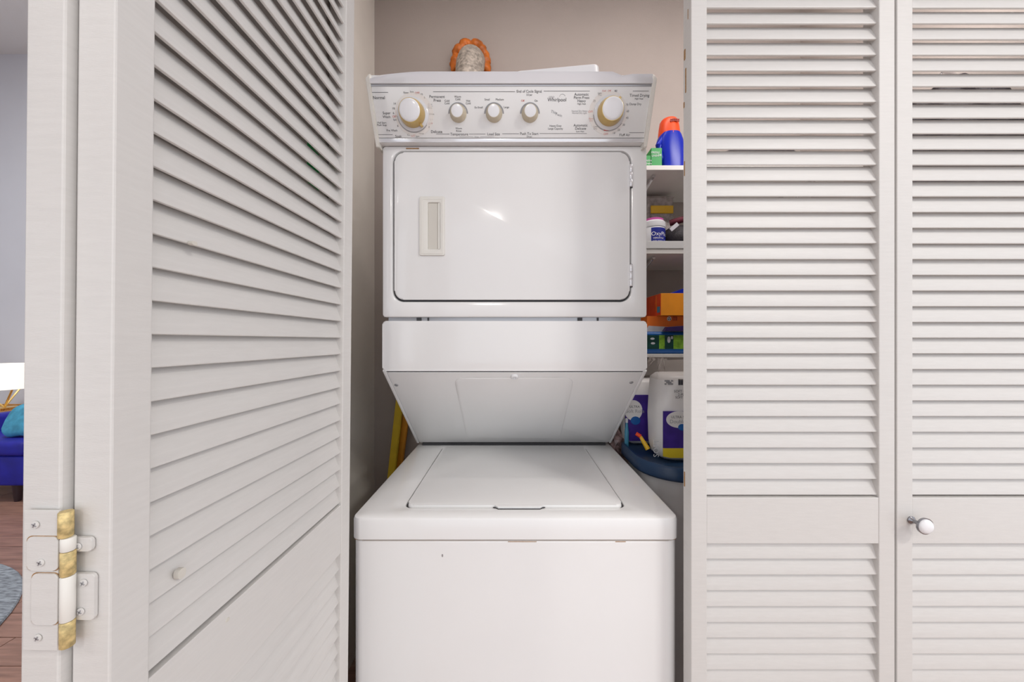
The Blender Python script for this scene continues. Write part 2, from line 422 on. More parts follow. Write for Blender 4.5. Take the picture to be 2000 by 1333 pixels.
def slant(u0, u1, s0, s1, n0, n1, r, bev=.001):
    b2 = B(); prism(b2, rrect(u0, u1, s0, s1, r, 8), n0, n1, XY, bev, 3)
    mtx = Matrix(((1, 0, 0, 0), (0, sl.y, sn.y, YDR), (0, sl.z, sn.z, ZA), (0, 0, 0, 1)))
    bm = B(); merge(bm, b2, mtx); return bm
ap = obj('access_panel', slant(LX0 + .0105, LX1 - .0105, .008, SLEN - .003, -.0045, -.0012, .004), 'enamel_matte', lc, 40)
obj('panel_seam', slant(LX0 + .008, LX1 - .008, .002, .008, -.0042, -.0035, .001), 'seam', lc)
obj('embossed_rectangle', slant(-.155, .165, .03, SLEN - .035, -.0012, -.0003, .03, .0008), 'enamel_matte', ap, 60)
def slpt(px, py):   # pixel ray to the slanted panel
    r = (P(px, py, 1) - Vector((0, 0, EYE))); o = Vector((0, 0, EYE)); p0 = wpt(0)
    return o + r * ((p0 - o).dot(sn) / r.dot(sn))
rot = Matrix(((1, 0, 0, 0), (0, sl.y, sn.y, 0), (0, sl.z, sn.z, 0), (0, 0, 0, 1)))
for px, py in ((774, 753), (1233, 748)):
    bm = B(); lathe(bm, [(.0055, -.002), (.005, .0005), (.003, .0012), (.0028, .0004)], Matrix.Translation(slpt(px, py)) @ rot, 18); obj('screw', bm, 'grey', ap, 40)
bm = B(); lathe(bm, [(.010, -.002), (.010, .003), (.008, .005), (.0045, .005), (.0042, .002)], Matrix.Translation(slpt(1005, 736)) @ rot, 22); obj('bumper', bm, 'knobwhite', ap, 40)
bm = B(); box(bm, LX0 + .02, LX1 - .02, YB - .002, YB + .05, ZDECK - .002, ZBT); obj('gap_shadow_strip', bm, 'seam', lc); bpy.data.objects['gap_shadow_strip'].name = 'gap_shade_strip'  # dark strip standing in for the shade in the gap above the deck
# lower dryer band and upper dryer cabinet
bm = B(); prism(bm, rrect(LX0, LX1, ZA, 1.302, .008, 5), YDR, 1.38, XZ, .004, 3)
obj('lower_front_panel', bm, 'enamel', lc, 40)
bm = B(); box(bm, LX0 + .012, LX1 - .012, YDR + .012, 1.36, 1.30, 1.314); obj('mid_seam', bm, 'grey', lc)
for px, w in ((818, .012), (836, .004), (1133, .012), (1168, .004)):
    c = P(px, 624, YDR + .008); bm = B(); box(bm, c.x - w / 2, c.x + w / 2, YDR + .008, YDR + .013, 1.303, 1.311); obj('seam_clip', bm, 'seam', lc)
ZU0, ZU1 = 1.312, 1.755
DX0, DX1, DZ0, DZ1 = -.309, .309, 1.352, 1.743
bm = B()
ring(bm, rrect(LX0, LX1, ZU0, ZU1, .008, 8), rrect(DX0, DX1, DZ0, DZ1, .028, 8), YDR, YDR + .02, XZ, .004)
box(bm, LX0 + .0005, LX1 - .0005, YDR + .012, 1.38, ZU0 + .001, 1.862)
dc = obj('dryer_cabinet', bm, 'enamel', lc, 40)
bm = B(); ring(bm, rrect(DX0 + .0005, DX1 - .0005, DZ0 + .0005, DZ1 - .0005, .0275, 8), rrect(DX0 + .01, DX1 - .01, DZ0 + .01, DZ1 - .01, .02, 8), YDR + .009, YDR + .0118, XZ)
obj('door_gasket', bm, 'seam', lc)
bm = B(); prism(bm, rrect(DX0 + .005, DX1 - .0045, DZ0 + .005, DZ1 - .0045, .024, 8), YDR - .002, YDR + .0118, XZ, .004, 3)
dd = obj('dryer_door', bm, 'enamel', lc, 40)
yd = YDR - .002
h0, h1 = P(820, 500, yd), P(869, 385, yd)
HX0, HX1, HZ0, HZ1 = h0.x, h1.x, h0.z, h1.z
bm = B(); ring(bm, rrect(HX0, HX1, HZ0, HZ1, .004, 3), rrect(HX0 + .022, HX1 - .012, HZ0 + .016, HZ1 - .016, .002, 3), yd - .005, yd - .0002, XZ, .0015)
obj('door_handle', bm, 'ivory', dd, 40, label='ivory recessed door handle')
bm = B(); ring(bm, rrect(HX0 + .005, HX1 - .004, HZ0 + .005, HZ1 - .005, .003, 3), rrect(HX0 + .008, HX1 - .007, HZ0 + .008, HZ1 - .008, .003, 3), yd - .0056, yd - .004, XZ)
obj('handle_rim', bm, 'ivory', dd)
bm = B(); box(bm, HX0 + .0225, HX1 - .0125, yd - .0012, yd - .0004, HZ0 + .0165, HZ1 - .0165); obj('handle_pocket', bm, 'ivoryin', dd)
bm = B(); box(bm, HX1 - .0165, HX1 - .0125, yd - .004, yd - .0012, HZ0 + .0165, HZ1 - .0165); obj('handle_lip', bm, 'ivory', dd)
for py0, py1 in ((323, 366), (518, 560)):
    z1, z0 = P(1231, py0, YDR).z, P(1231, py1, YDR).z; xh = P(1232, 0, YDR).x - .001
    n3 = [(z0, z0 + .018), (z0 + .0185, z0 + .036), (z0 + .0365, z1)]
    prev = None
    for q0, q1 in n3:
        bm = B(); lathe(bm, [(.0035, q0), (.0042, q0 + .001), (.0042, q1 - .001), (.0035, q1)], Matrix.Translation((xh, YDR - .004, 0)), 14)
        obj('hinge_knuckle', bm, 'silver', dc, 40)
    bm = B(); box(bm, xh - .0055, xh + .0055, YDR - .0012, YDR + .002, z0 - .002, z1 + .002, .0005); obj('hinge_recess', bm, 'seam', dc)
bm = B()
c = P(808, 290.5, YDR - .0005); prism(bm, rrect(c.x - .02, c.x + .014, c.z - .0012, c.z + .0016, .0012, 3), YDR - .0012, YDR + .004, XZ); obj('rust_stain', bm, 'rust', dc)

# console: face leans forward at the top
CY0, CZ0, CY1, CZ1 = .885, 1.762, .852, 1.876
cv = Vector((0, CY1 - CY0, CZ1 - CZ0)); CH = cv.length; cv.normalize(); cn = Vector((0, -cv.z, cv.y))   # cn towards the camera
cb = Vector((0, CY0, CZ0))
CXA, CXB = -.348, .345
def cmat(px, py, n=0):
    r = P(px, py, 1) - Vector((0, 0, EYE)); o = Vector((0, 0, EYE))
    p = o + r * ((cb + cn * n - o).dot(cn) / r.dot(cn))
    return Matrix(((1, 0, 0, p.x), (0, cv.y, cn.y, p.y), (0, cv.z, cn.z, p.z), (0, 0, 0, 1)))
def cslab(x0, x1, v0, v1, n0, n1, bev=.001):
    b2 = B(); box(b2, x0, x1, v0, v1, n0, n1, bev)
    bm = B(); merge(bm, b2, Matrix(((1, 0, 0, 0), (0, cv.y, cn.y, CY0), (0, cv.z, cn.z, CZ0), (0, 0, 0, 1)))); return bm
bm = B()
prism(bm, [(CY0 + .002, CZ0 - .006), (CY0 + .001, CZ0), (CY1 + .001, CZ1), (CY1 + .004, CZ1 + .028), (.96, CZ1 + .028), (.96, CZ0 - .006)], CXA, CXB, YZ)
con = obj('console', bm, 'console', lc)
obj('control_panel', cslab(CXA + .004, CXB - .004, .004, CH - .003, .0, .002, .0008), 'console', con, 40)
obj('trim_strip', cslab(CXA + .003, CXB - .003, -.007, .0025, 0, .004, .0015), 'silver', con, 40)
# bright top trim, bowed up in the middle
bm = B(); n = 28; loops = []
for i in range(n + 1):
    t = i / n; x = CXA + .002 + (CXB - CXA - .004) * t
    rise = (.016 if t < .03 else .034 - .012 * max(0, 1 - t / .17) ** 1.3) - (.010 if .86 < t < .90 else .006 if t >= .90 else 0)
    yb = CY1 - .001
    loops.append([Vector((x, yb, CZ1 + .001)), Vector((x, yb - .004, CZ1 + .002)), Vector((x, yb - .005, CZ1 + .012)), Vector((x, yb - .003, CZ1 + rise - .003)), Vector((x, yb + .001, CZ1 + rise)), Vector((x, yb + .03, CZ1 + rise)), Vector((x, yb + .03, CZ1 + .001))])
loft(bm, loops); obj('top_trim', bm, 'silver', con, 40)
obj('top_groove', cslab(CXA + .003, CXB - .003, CH - .003, CH + .0005, 0, .0025, .0004), 'grey', con)
# end caps flare out a little towards the top
for s, xb, xt in ((-1, P(736, 0, CY0).x, P(716, 0, CY1).x), (1, P(1262, 0, CY0).x, P(1281, 0, CY1).x)):
    w = .010 * -s
    lo = [Vector((xb, CY0 - .006, CZ0 - .022)), Vector((xb + w * .8, CY0 - .006, CZ0 - .022)), Vector((xb + w * .8, .955, CZ0 - .012)), Vector((xb, .955, CZ0 - .012))]
    hi = [Vector((xt, CY1 - .008, CZ1 + .012)), Vector((xt + w, CY1 - .008, CZ1 + .016)), Vector((xt + w, .94, CZ1 + .024)), Vector((xt, .94, CZ1 + .024))]
    md = [lo[i].lerp(hi[i], .5) + Vector((0, -.002 if i < 2 else 0, 0)) for i in range(4)]
    tp = [hi[i] + Vector((-s * .004 if i in (0, 3) else 0, .006, .012)) for i in range(4)]
    bm = B(); loft(bm, [lo, md, hi, tp]); bmesh.ops.bevel(bm, geom=bm.edges[:], offset=.0012, segments=2, affect='EDGES')
    obj('end_cap', bm, 'cap', con, 50, label='cream end cap of the console')
# printed arcs, plates, dials
def disc(mtx, r, h0, h1, n=40): bm = B(); lathe(bm, [(r, h0), (r, h1)], mtx, n); return bm
def dial(px, py, s, flat):
    m_ = cmat(px, py, .002)
    obj('dial_plate', disc(m_ @ Matrix.Translation((0.003 * s, 0, 0)), .048, 0, .0006), 'dialplate', con)
    kn_ = B(); lathe(kn_, [(.0385, .001), (.0385, .003), (.034, .006), (.030, .007)], m_, 44)
    sk = obj('dial_skirt', kn_, 'skirt', lc, 40)
    bm = B(); lathe(bm, [(.0315, .007), (.0305, .018), (.0275, .030), (.0262, .033)], m_, 44)
    obj('timer_knob', bm, 'gold', lc, 40, label='round timer knob with gold rim and white cap')
    k = [o for o in C.objects if o.name.startswith('timer_knob')][-1]
    bm = B(); lathe(bm, [(.0255, .0325), (.0248, .0338), (.020, .0352), (.010, .036), (0, .0362)], m_, 44)
    obj('knob_cap', bm, 'knobwhite', k, 50)
    b2 = B(); box(b2, .029, .038, -.003, .003, .007, .014, .0008); bm = B(); merge(bm, b2, m_ @ Matrix.Rotation(flat, 4, 'Z')); obj('pointer', bm, 'gold', k)
dial(807, 224, 1, -.9)
dial(1190, 221, -1, .95)
def small_knob(px, py):
    m_ = cmat(px, py, .002)
    bm = B(); lathe(bm, [(.0205, 0), (.0205, .002), (.0185, .005), (.016, .018), (.0148, .021)], m_, 36)
    k = obj('selector_knob', bm, 'tan', lc, 40, label='small tan selector knob with white cap')
    bm = B(); lathe(bm, [(.0142, .0205), (.0138, .0216), (.008, .0225), (0, .0227)], m_, 36); obj('knob_cap', bm, 'knobwhite', k, 50)
    bm = B(); 
    A = [math.radians(a) for a in range(0, 181, 12)]
    loft(bm, [[m_ @ Vector((r * math.cos(t), r * math.sin(t), h)) for r, h in ((.0215, 0), (.0245, 0), (.0245, .0008), (.0215, .0008))] for t in A])
    obj('printed_arc', bm, 'inkgrey', con)
for px in (895, 965, 1035): small_knob(px, 222)
# lettering
E = {'ink': [], 'inkgrey': [], 'inkred': []}
def T(s, px, py, h, key='ink', rotz=0): E[key].append((s, cmat(px, py, .0026) @ Matrix.Rotation(rotz, 4, 'Z'), h * .00150, 'CENTER'))
for s, px, py, h in (('Normal', 740, 191, 6.4), ('Super', 755, 221, 5.6), ('Wash', 755, 228.5, 5.6), ('Pull Start', 746, 240, 4), ('Push Stop', 746, 244.5, 4), ('Pre Wash', 765.5, 255, 4.6), ('Soak', 778, 266.5, 5.6),
    ('Permanent', 853.5, 189, 5.8), ('Press', 854, 196.2, 5.8), ('Delicate', 852.7, 257.5, 5.8), ('Cold', 873, 197, 4.2), ('Cold', 873, 202, 4.2), ('Warm', 894, 189, 4.2), ('Cold', 894, 194, 4.2), ('Hot', 914.5, 197, 4.2), ('Cold', 914.5, 202, 4.2),
    ('Warm', 896, 251, 4.2), ('Rinse', 896, 256, 4.2), ('Temperature', 897, 262.4, 5.6), ('Ex-Small', 935, 210, 4), ('Small', 951.5, 194.5, 4.2), ('Medium', 976, 194.5, 4.2), ('Large', 989, 209.5, 4.2), ('Load Size', 964, 262.2, 5.6),
    ('End of Cycle Signal', 1033.6, 178.6, 5.4), ('Dryer', 1034, 185.3, 4), ('On', 1047, 197, 4.2), ('Push To Start', 1033.6, 261.4, 5.6), ('Dryer', 1034, 267, 3.8),
    ('Heavy Duty', 1085, 246, 4.2), ('Large Capacity', 1085, 251.5, 4.2), ('Automatic', 1136, 184.5, 5.6), ('Perm Press', 1136, 190.8, 5.6), ('Heavy', 1136, 197.2, 5.6), ('High Heat', 1136, 203, 3.4),
    ('Automatic', 1134, 245, 5.6), ('Delicate', 1134, 251.3, 5.6), ('Low Heat', 1133, 257, 3.4), ('Timed Drying', 1249, 186.6, 5.8), ('High Heat', 1248, 193, 3.4), ('Damp Dry', 1241, 203.5, 4.6), ('Fluff Air', 1220, 264, 5.6),
    ('10', 823, 185, 4.4), ('6', 829, 190.5, 4.4), ('14', 770.5, 202.5, 4.4), ('10', 768.5, 212, 4.4), ('6', 768.5, 221, 4.4), ('Spin', 771.5, 234, 3.8), ('6', 777, 246, 4.4), ('Rinse', 843, 223, 3.8), ('Spin', 842.5, 233.5, 3.8), ('8', 838, 248.5, 4.4),
    ('Rinse', 823, 261, 3.8), ('Spin', 815.5, 266, 3.8), ('15', 797.5, 263.5, 4.4), ('Rinse', 793, 181, 3.8), ('Spin', 804.5, 179.6, 3.8), ('80', 1203, 177.8, 4.4), ('70', 1224.5, 205, 4.4), ('60', 1226, 217.5, 4.4), ('45', 1225, 230.5, 4.4), ('30', 1218, 244, 4.4), ('20', 1208.5, 254, 4.4), ('10', 1199, 260, 4.4),
    ('Less', 1163, 247.5, 3.6), ('Dry', 1163, 251.5, 3.6), ('25', 1161, 197.5, 4.4), ('Less', 1171.5, 182, 3.6), ('Dry', 1172, 186, 3.6)): T(s, px, py, h)
for s, px, py, h in (('OFF', 815, 182, 4.4), ('OFF', 771, 228, 4.4), ('OFF', 840.5, 242, 4.4), ('OFF', 807, 265.5, 4.4), ('Off', 1021, 197, 4.2), ('OFF', 1183.5, 262, 4.4), ('OFF', 1153.5, 218.5, 4.4), ('Off', 1190, 177.8, 4), ('Cool', 1180, 177.5, 3.2), ('More', 1154.5, 232, 3.4), ('Dry', 1154.5, 236, 3.4)): T(s, px, py, h, 'inkred')
for s, px, py, h in (('Cool', 840, 204, 3.2), ('Down', 840, 207.5, 3.2), ('Rinse', 840, 211, 3.2), ('Rinse', 931, 267.5, 3), ('Normal Dry Heavy', 1132, 217, 3.4), ('Normal Dry Light', 1132, 221, 3.4)): T(s, px, py, h, 'inkgrey')
T('Whirlpool', 1088, 195, 7.4, 'ink'); T('GOLD', 1077.5, 189.5, 3.2, 'inkgrey'); T('Thin', 1082, 219.5, 6, 'inkgrey', -.25); T('Twin', 1091, 224.5, 6, 'inkgrey', -.25)
def cline(bm, x0, x1, py, t=.0007):
    a, b = cmat(x0, py, .0024).translation, cmat(x1, py, .0024).translation
    b2 = B(); box(b2, 0, b.x - a.x, -t / 2, t / 2, 0, .0004); merge(bm, b2, cmat(x0, py, .0022))
LB = {k: text_mesh(v) for k, v in E.items()}
for x0, x1, py in ((726, 758, 180.5), (738, 767, 263.3), (846, 1006, 179.2), (1062, 1152, 178), (852, 878, 262), (916, 948, 262), (981, 1014, 261.5), (1054, 1146, 261), (1236, 1267, 178), (1229, 1258, 259.3)): cline(LB['ink'], x0, x1, py)
for x0, x1 in ((897, 924), (938, 965)): cline(LB['inkgrey'], x0, x1, 267.4, .0004)
# logo swoosh
m_ = cmat(1088, 193, .0024); sw = [m_ @ Vector((.013 + .008 * math.cos(t) * .9, .004 + .006 * math.sin(t), 0)) for t in [PI * .1 + i * .22 for i in range(14)]]
tube(LB['inkgrey'], sw, .0003, 5)
# dial rings: dark lower arc and index marks
for px, py in ((807, 224), (1190, 221)):
    m_ = cmat(px, py, .0026)
    A = [math.radians(a) for a in range(185, 326, 10)]
    loft(LB['inkgrey'], [[m_ @ Vector((r * math.cos(t), r * math.sin(t), h)) for r, h in ((.0392, .0002), (.0402, .0002), (.0402, .0009), (.0392, .0009))] for t in A])
m_ = cmat(1184, 254.5, .0028); b2 = B(); box(b2, -.006, .006, -.0013, .0013, 0, .0008); merge(LB['inkred'], b2, m_)
for k, bm in LB.items(): obj('lettering', bm, k, con)

# ------------------------------------------------------------------ things on top of the dryer
# vent duct turning into the wall, with orange foam around it
dt = thing('vent_duct', 'speckled foil vent duct rising behind the dryer console', 'duct', (P(918, 0, 1.47).x, 1.47, 1.862))
cx = P(918, 0, 1.47).x
path = [(cx, 1.335, 1.866), (cx, 1.37, 2.05), (cx, 1.41, 2.22), (cx, 1.445, 2.34), (cx, 1.475, 2.415), (cx, 1.51, 2.46), (cx, 1.545, 2.483), (cx, 1.568, 2.488)]
dense = []
for a, b in zip(path, path[1:]):
    n = max(1, int((Vector(b) - Vector(a)).length / .012))
    dense += [Vector(a).lerp(Vector(b), i / n) for i in range(n)]
dense.append(Vector(path[-1]))
bm = B(); tube(bm, dense, .058, 28, rs=[.058 + .0022 * (i % 2) + random.uniform(-.0012, .0012) for i in range(len(dense))])
obj('duct_hose', bm, 'duct', dt, 60)
bm = B(); nn = 40; pts = []; rr = []
fc = P(919, 128, 1.546)
for i in range(nn + 1):
    t = math.radians(-34 + 248 * i / nn); wob = .004 * math.sin(i * .9) + .002 * math.sin(i * 2.1 + 1)
    pts.append(Vector((fc.x + (.068 + wob) * math.cos(t), 1.546, 2.488 + (.078 + wob) * math.sin(t)))); rr.append(.0225 + .003 * math.sin(i * 1.15 + .4) + .0025 * math.sin(i * .55) - (.008 if i in (0, nn) else 0))
tube(bm, pts, .02, 12, rs=rr)
obj('foam_bead', bm, 'foam', dt, 60, label='bumpy orange sealing foam around the duct')
# white tray
ty = .967
tr = thing('tray', 'shallow white plastic tray lying tilted on top of the dryer', 'tray', (P(1095, 0, ty).x, ty + .09, 1.909))
x0, x1 = P(1010, 0, ty).x, P(1181, 0, ty).x
bm = B()
w = x1 - x0; h = .122
b2 = B()
ring(b2, rrect(0, w, 0, .17, .02, 6), rrect(.004, w - .004, .004, .166, .017, 6), h, .004, XY, .0012); prism(b2, rrect(0, w, 0, .17, .02, 6), 0, .004, XY)
merge(bm, b2, Matrix.Translation((x0, ty, P(1010, 139, ty).z - h)) @ Matrix.Rotation(math.radians(-5.2), 4, 'Y'))
obj('tray_body', bm, 'tray', tr, 40)

# ------------------------------------------------------------------ yellow poles left of the washer
def pole(name, m, label, top, bot, w, t):
    d = (top - bot).normalized(); hi = bot + d * ((1.5 - bot.z) / d.z); lo = bot + d * ((.012 - bot.z) / d.z)
    r = thing(name, label, 'pole', (lo.x, lo.y, 0), 'yellow poles beside the washer')
    side = Vector((1, 0, 0)); side = (side - d * side.dot(d)).normalized(); fw = d.cross(side)
    bm = B(); q = [(-w / 2, -t / 2), (w / 2, -t / 2), (w / 2, t / 2), (-w / 2, t / 2)]
    loft(bm, [[p + side * a + fw * b for a, b in q] for p in (lo + d * .02, hi)]); bmesh.ops.bevel(bm, geom=bm.edges[:], offset=.003, segments=2, affect='EDGES')
    obj('shaft', bm, m, r, 40)
    bm = B(); loft(bm, [[p + side * a * 1.15 + fw * b * 1.15 for a, b in q] for p in (lo, lo + d * .03)]); obj('end_tip', bm, 'seam', r)
pole('pole', 'pole1', 'bright yellow flat pole leaning nearest the closet side wall beside the washer', P(781, 786, 1.47), P(764, 940, 1.47), .031, .02)
pole('pole', 'pole2', 'amber orange flat pole leaning behind the dryer, right of the yellow one', P(795, 800, 1.50), P(779, 925, 1.50), .026, .02)

# ------------------------------------------------------------------ shelves behind the doors
SY0, SY1 = 1.27, 1.568
def shelf(ztop, thick, label, lip=0):
    s = thing('shelf', label, 'shelf', (.8, SY1, ztop - thick), 'closet shelves')
    bm = B(); box(bm, .41, 1.298, SY0, SY1, ztop - thick, ztop, .001); obj('board', bm, 'shelf', s)
    if lip:
        bm = B(); box(bm, .41, 1.298, SY0 - .004, SY0 + .004, ztop, ztop + lip, .001); obj('lip', bm, 'shelfgrey', s)
    for x in (.53, 1.15):
        bm = B()
        zb = ztop - thick
        tube(bm, [(x - .06, SY1 - .004, zb - .16), (x, SY0 + .05, zb - .012)], .005, 8); tube(bm, [(x, SY1 - .004, zb - .008), (x, SY0 + .03, zb - .008)], .006, 8)
        obj('bracket', bm, 'chrome', s, 40)
    return s
ZS1 = P(0, 323, SY0).z; ZS2 = P(0, 486, SY0).z; ZS3 = P(0, 692, SY0).z
shelf(ZS1, .017, 'top white closet shelf holding the blue detergent bottle')
shelf(ZS2, .018, 'middle white closet shelf holding the white and blue tub', .027)
shelf(ZS3, .012, 'lowest white closet shelf holding the orange boxes')
# detergent bottle
bx, by = .607, 1.34
bt = thing('detergent_bottle', 'tall blue detergent bottle with orange cap on the top shelf', 'bottle', (bx, by, ZS1))
def sup(cx, cy, a, b, z, n=28, e=2.6):
    pts = []
    for i in range(n):
        t = 2 * PI * i / n; c, s = math.cos(t), math.sin(t)
        pts.append(Vector((cx + a * abs(c) ** (2 / e) * (1 if c > 0 else -1), cy + b * abs(s) ** (2 / e) * (1 if s > 0 else -1), z)))
    return pts
bm = B(); loft(bm, [sup(bx + o_, by, a, .038, ZS1 + z) for z, a, o_ in ((0, .045, .004), (.004, .048, .004), (.05, .049, .004), (.085, .051, .001), (.105, .050, 0), (.125, .047, -.001), (.140, .042, -.002), (.148, .036, -.002))])
obj('body', bm, 'navy', bt, 50)
bm = B(); tube(bm, [(bx - .035, by - .014, ZS1 + .045), (bx - .05, by - .02, ZS1 + .075), (bx - .052, by - .02, ZS1 + .1), (bx - .036, by - .014, ZS1 + .132)], .011, 12); obj('grip', bm, 'navy', bt, 50)
bm = B(); loft(bm, [sup(bx - .003, by, a, a * .95, ZS1 + z, e=2) for z, a in ((.140, .040), (.150, .040), (.175, .0375), (.198, .034), (.207, .028), (.210, .018))])
cp = obj('bottle_cap', bm, 'orange', bt, 50)
bm = B()
for r_ in range(2):
    for i in range(5):
        x = bx - .014 + i * .007; z = ZS1 + .183 + .006 * r_ - abs(i - 2) * .001
        box(bm, x, x + .0055, by - .0375, by - .0345, z, z + .0042)
obj('lettering', bm, 'tagred', cp)
# green boxes
def card(name, m, x0, x1, y0, y1, z0, z1, label, cat='box', rz=0, group=None):
    b = thing(name, label, cat, ((x0 + x1) / 2, (y0 + y1) / 2, z0), group)
    bm = B(); box(bm, x0, x1, y0, y1, z0, z1, .001); o = obj('carton_box', bm, m, b)
    bm = B(); box(bm, x0 + .003, x1 - .003, (y0 + y1) / 2 - .0006, (y0 + y1) / 2 + .0006, z1, z1 + .0006); obj('flap_seam', bm, m, b)
    return b, o
def at(px, py, d): return P(px, py, d)
g1, go = card('carton', 'green', P(1272, 0, 1.30).x, P(1293, 0, 1.30).x, 1.30, 1.42, ZS1, P(0, 289, 1.30).z, 'taller bright green carton beside the blue bottle', group='green cartons on the top shelf')
g2, go2 = card('carton', 'green', .497, P(1272, 0, 1.29).x - .002, 1.29, 1.40, ZS1, P(0, 304, 1.29).z, 'shorter bright green carton next to the dryer side', group='green cartons on the top shelf')
def flat(x, y, z): return Matrix(((1, 0, 0, x), (0, 0, -1, y), (0, 1, 0, z), (0, 0, 0, 1)))   # text upright, facing the room
def label_text(parent, entries, m):
    bm = text_mesh([(s, flat(x, y, z), size, 'CENTER') for s, x, y, z, size in entries]); return obj('lettering', bm, m, parent)
c = P(1280, 298, 1.299); label_text(go, [('FRESH', c.x, 1.2992, c.z, .011), ('LINEN', c.x, 1.2992, c.z - .012, .010), ('34', c.x + .016, 1.2992, c.z - .01, .014)], 'inkwhite')
c = P(1266.5, 314, 1.289); label_text(go2, [('FRESH', c.x, 1.2892, c.z, .009), ('LINEN', c.x, 1.2892, c.z - .011, .009)], 'inkwhite')
# tub with blue label
tx, tyy = P(1277, 0, 1.33).x, 1.335
tb = thing('tub', 'white powder tub with blue label and magenta rim on the middle shelf', 'tub', (tx, tyy, ZS2))
mt = Matrix.Translation((tx, tyy, ZS2)); R = .042
bm = B(); lathe(bm, [(R - .002, 0), (R, .003), (R, .088), (R - .002, .092)], mt, 36); tbo = obj('tub_body', bm, 'tubwhite', tb, 40)
bm = B(); lathe(bm, [(R + .001, .092), (R + .002, .095), (R + .001, .112), (R - .004, .117), (0, .118)], mt, 36); obj('tub_lid', bm, 'tubwhite', tb, 40)
bm = B(); lathe(bm, [(R - .006, .1175), (R - .006, .125), (R - .01, .127), (0, .127)], mt, 36); obj('lid_ring', bm, 'magenta', tb, 40, label='magenta disc on the lid')
A = [math.radians(a) for a in range(238, 345, 8)]
bm = B(); loft(bm, [[mt @ Vector((r * math.cos(t), r * math.sin(t), h)) for r, h in ((R, .018), (R + .0008, .018), (R + .0008, .086), (R, .086))] for t in A]); obj('tub_label', bm, 'tubblue', tbo, 40)
def curved_text(parent, s, size, zc, ac, m, mt, R):
    bm = text_mesh([(s, Matrix(), size, 'CENTER')])
    for v in bm.verts:
        a_ = math.radians(ac) + v.co.x / R; v.co = mt @ Vector((R * math.cos(a_), R * math.sin(a_), zc + v.co.y))
    return obj('lettering', bm, m, parent)
curved_text(tbo, 'OxyPlus', .021, .062, 285, 'inkwhite', mt, R + .0012)
curved_text(tbo, 'VERSATILE', .009, .046, 275, 'inkwhite', mt, R + .0012)
curved_text(tbo, 'stain remover', .008, .036, 275, 'inkwhite', mt, R + .0012)
curved_text(tbo, '3', .014, .036, 310, 'inkwhite', mt, R + .0012)
# clear box with yellow strip
x0, x1 = P(1264, 0, 1.45).x, P(1316, 0, 1.45).x
zq = ZS2
cbx = thing('storage_box', 'clear plastic storage box with yellow strip behind the tub', 'box', ((x0 + x1) / 2, 1.49, zq))
bm = B(); ring(bm, rrect(x0, x1, 1.45, 1.55, .006, 3), rrect(x0 + .003, x1 - .003, 1.453, 1.547, .004, 3), P(0, 386, 1.45).z, zq + .003, XY, .001); box(bm, x0, x1, 1.45, 1.55, zq, zq + .003)
obj('box_body', bm, 'clear', cbx)
bm = B(); box(bm, x0 - .003, x1 + .003, 1.447, 1.553, P(0, 386, 1.45).z, P(0, 384, 1.45).z, .001); obj('box_lid', bm, 'clear', cbx)
bm = B(); box(bm, P(1272, 0, 1.44).x, P(1316, 0, 1.44).x, 1.442, 1.449, P(0, 416, 1.44).z, P(0, 401, 1.44).z, .002); obj('yellow_strip', bm, 'yellow', cbx)
bm = B(); box(bm, x0 + .012, x1 - .01, 1.46, 1.53, zq + .004, P(0, 420, 1.45).z); obj('contents', bm, 'maroon', cbx)
# dark brush / pouch
px_, py_ = P(1318, 0, 1.33).x, 1.33
po = thing('pouch', 'crumpled black pouch lying right of the blue labelled tub', 'pouch', (px_ + .02, py_, ZS2))
bm = B(); bmesh.ops.create_icosphere(bm, subdivisions=3, radius=1)
for v in bm.verts:
    v.co = Vector((px_ + .024 + v.co.x * .066, py_ + .02 + v.co.y * .06, ZS2 + .055 + v.co.z * .055)) + Vector((random.uniform(-.003, .003), random.uniform(-.003, .003), random.uniform(-.003, .003) if v.co.z > -.6 else 0))
    v.co.z = max(v.co.z, ZS2 + .0005)
obj('pouch_body', bm, 'black', po, 70)
bm = B(); tube(bm, [(px_ - .03, py_ - .012, ZS2 + .005), (px_ - .012, py_ - .03, ZS2 + .012)], .007, 10); obj('zip_pull', bm, 'paper', po, 50)
bm = B(); b2 = B(); box(b2, -.018, .018, -.0012, .0012, -.007, .007); merge(bm, b2, Matrix.Translation((px_ - .018, py_ - .034, ZS2 + .088)) @ Matrix.Rotation(-.7, 4, 'Y'))
obj('label_tab', bm, 'paper', po)
bm = B(); tube(bm, [(px_ - .01, py_ + .02, ZS2 + .12), (px_ + .02, py_, ZS2 + .125), (px_ + .05, py_ + .01, ZS2 + .135)], .012, 10)
tag(obj('cloth', bm, 'maroon', None, 60), 'dark maroon cloth roll on top of the black pouch', 'cloth')

# dark bag further right on the top shelf and a dark garment hung on the side wall, both only glimpsed through the slats
b = thing('storage_bag', 'low dark storage bag on the top shelf, glimpsed through slats right of the blue bottle', 'bag', (.95, 1.42, ZS1))
f = lambda q: math.copysign(abs(q) ** .55, q)
bm = B(); bmesh.ops.create_icosphere(bm, subdivisions=3, radius=1)
for v in bm.verts: v.co = Vector((.95 + f(v.co.x) * .17, 1.42 + f(v.co.y) * .12, ZS1 + .051 + f(v.co.z) * .05))
obj('bag_body', bm, 'black', b, 60)
bm = B(); tube(bm, [(.95 + .05 * math.cos(t), 1.42, ZS1 + .092 + .03 * math.sin(t)) for t in [k * PI / 10 for k in range(11)]], .006, 8); obj('handle', bm, 'maroon', b, 50)
g = thing('hanging_garment', 'dark garment hanging inside the closet, glimpsed through the far right slats', 'garment', (1.25, 1.02, 1.0))
bm = B(); lps = []
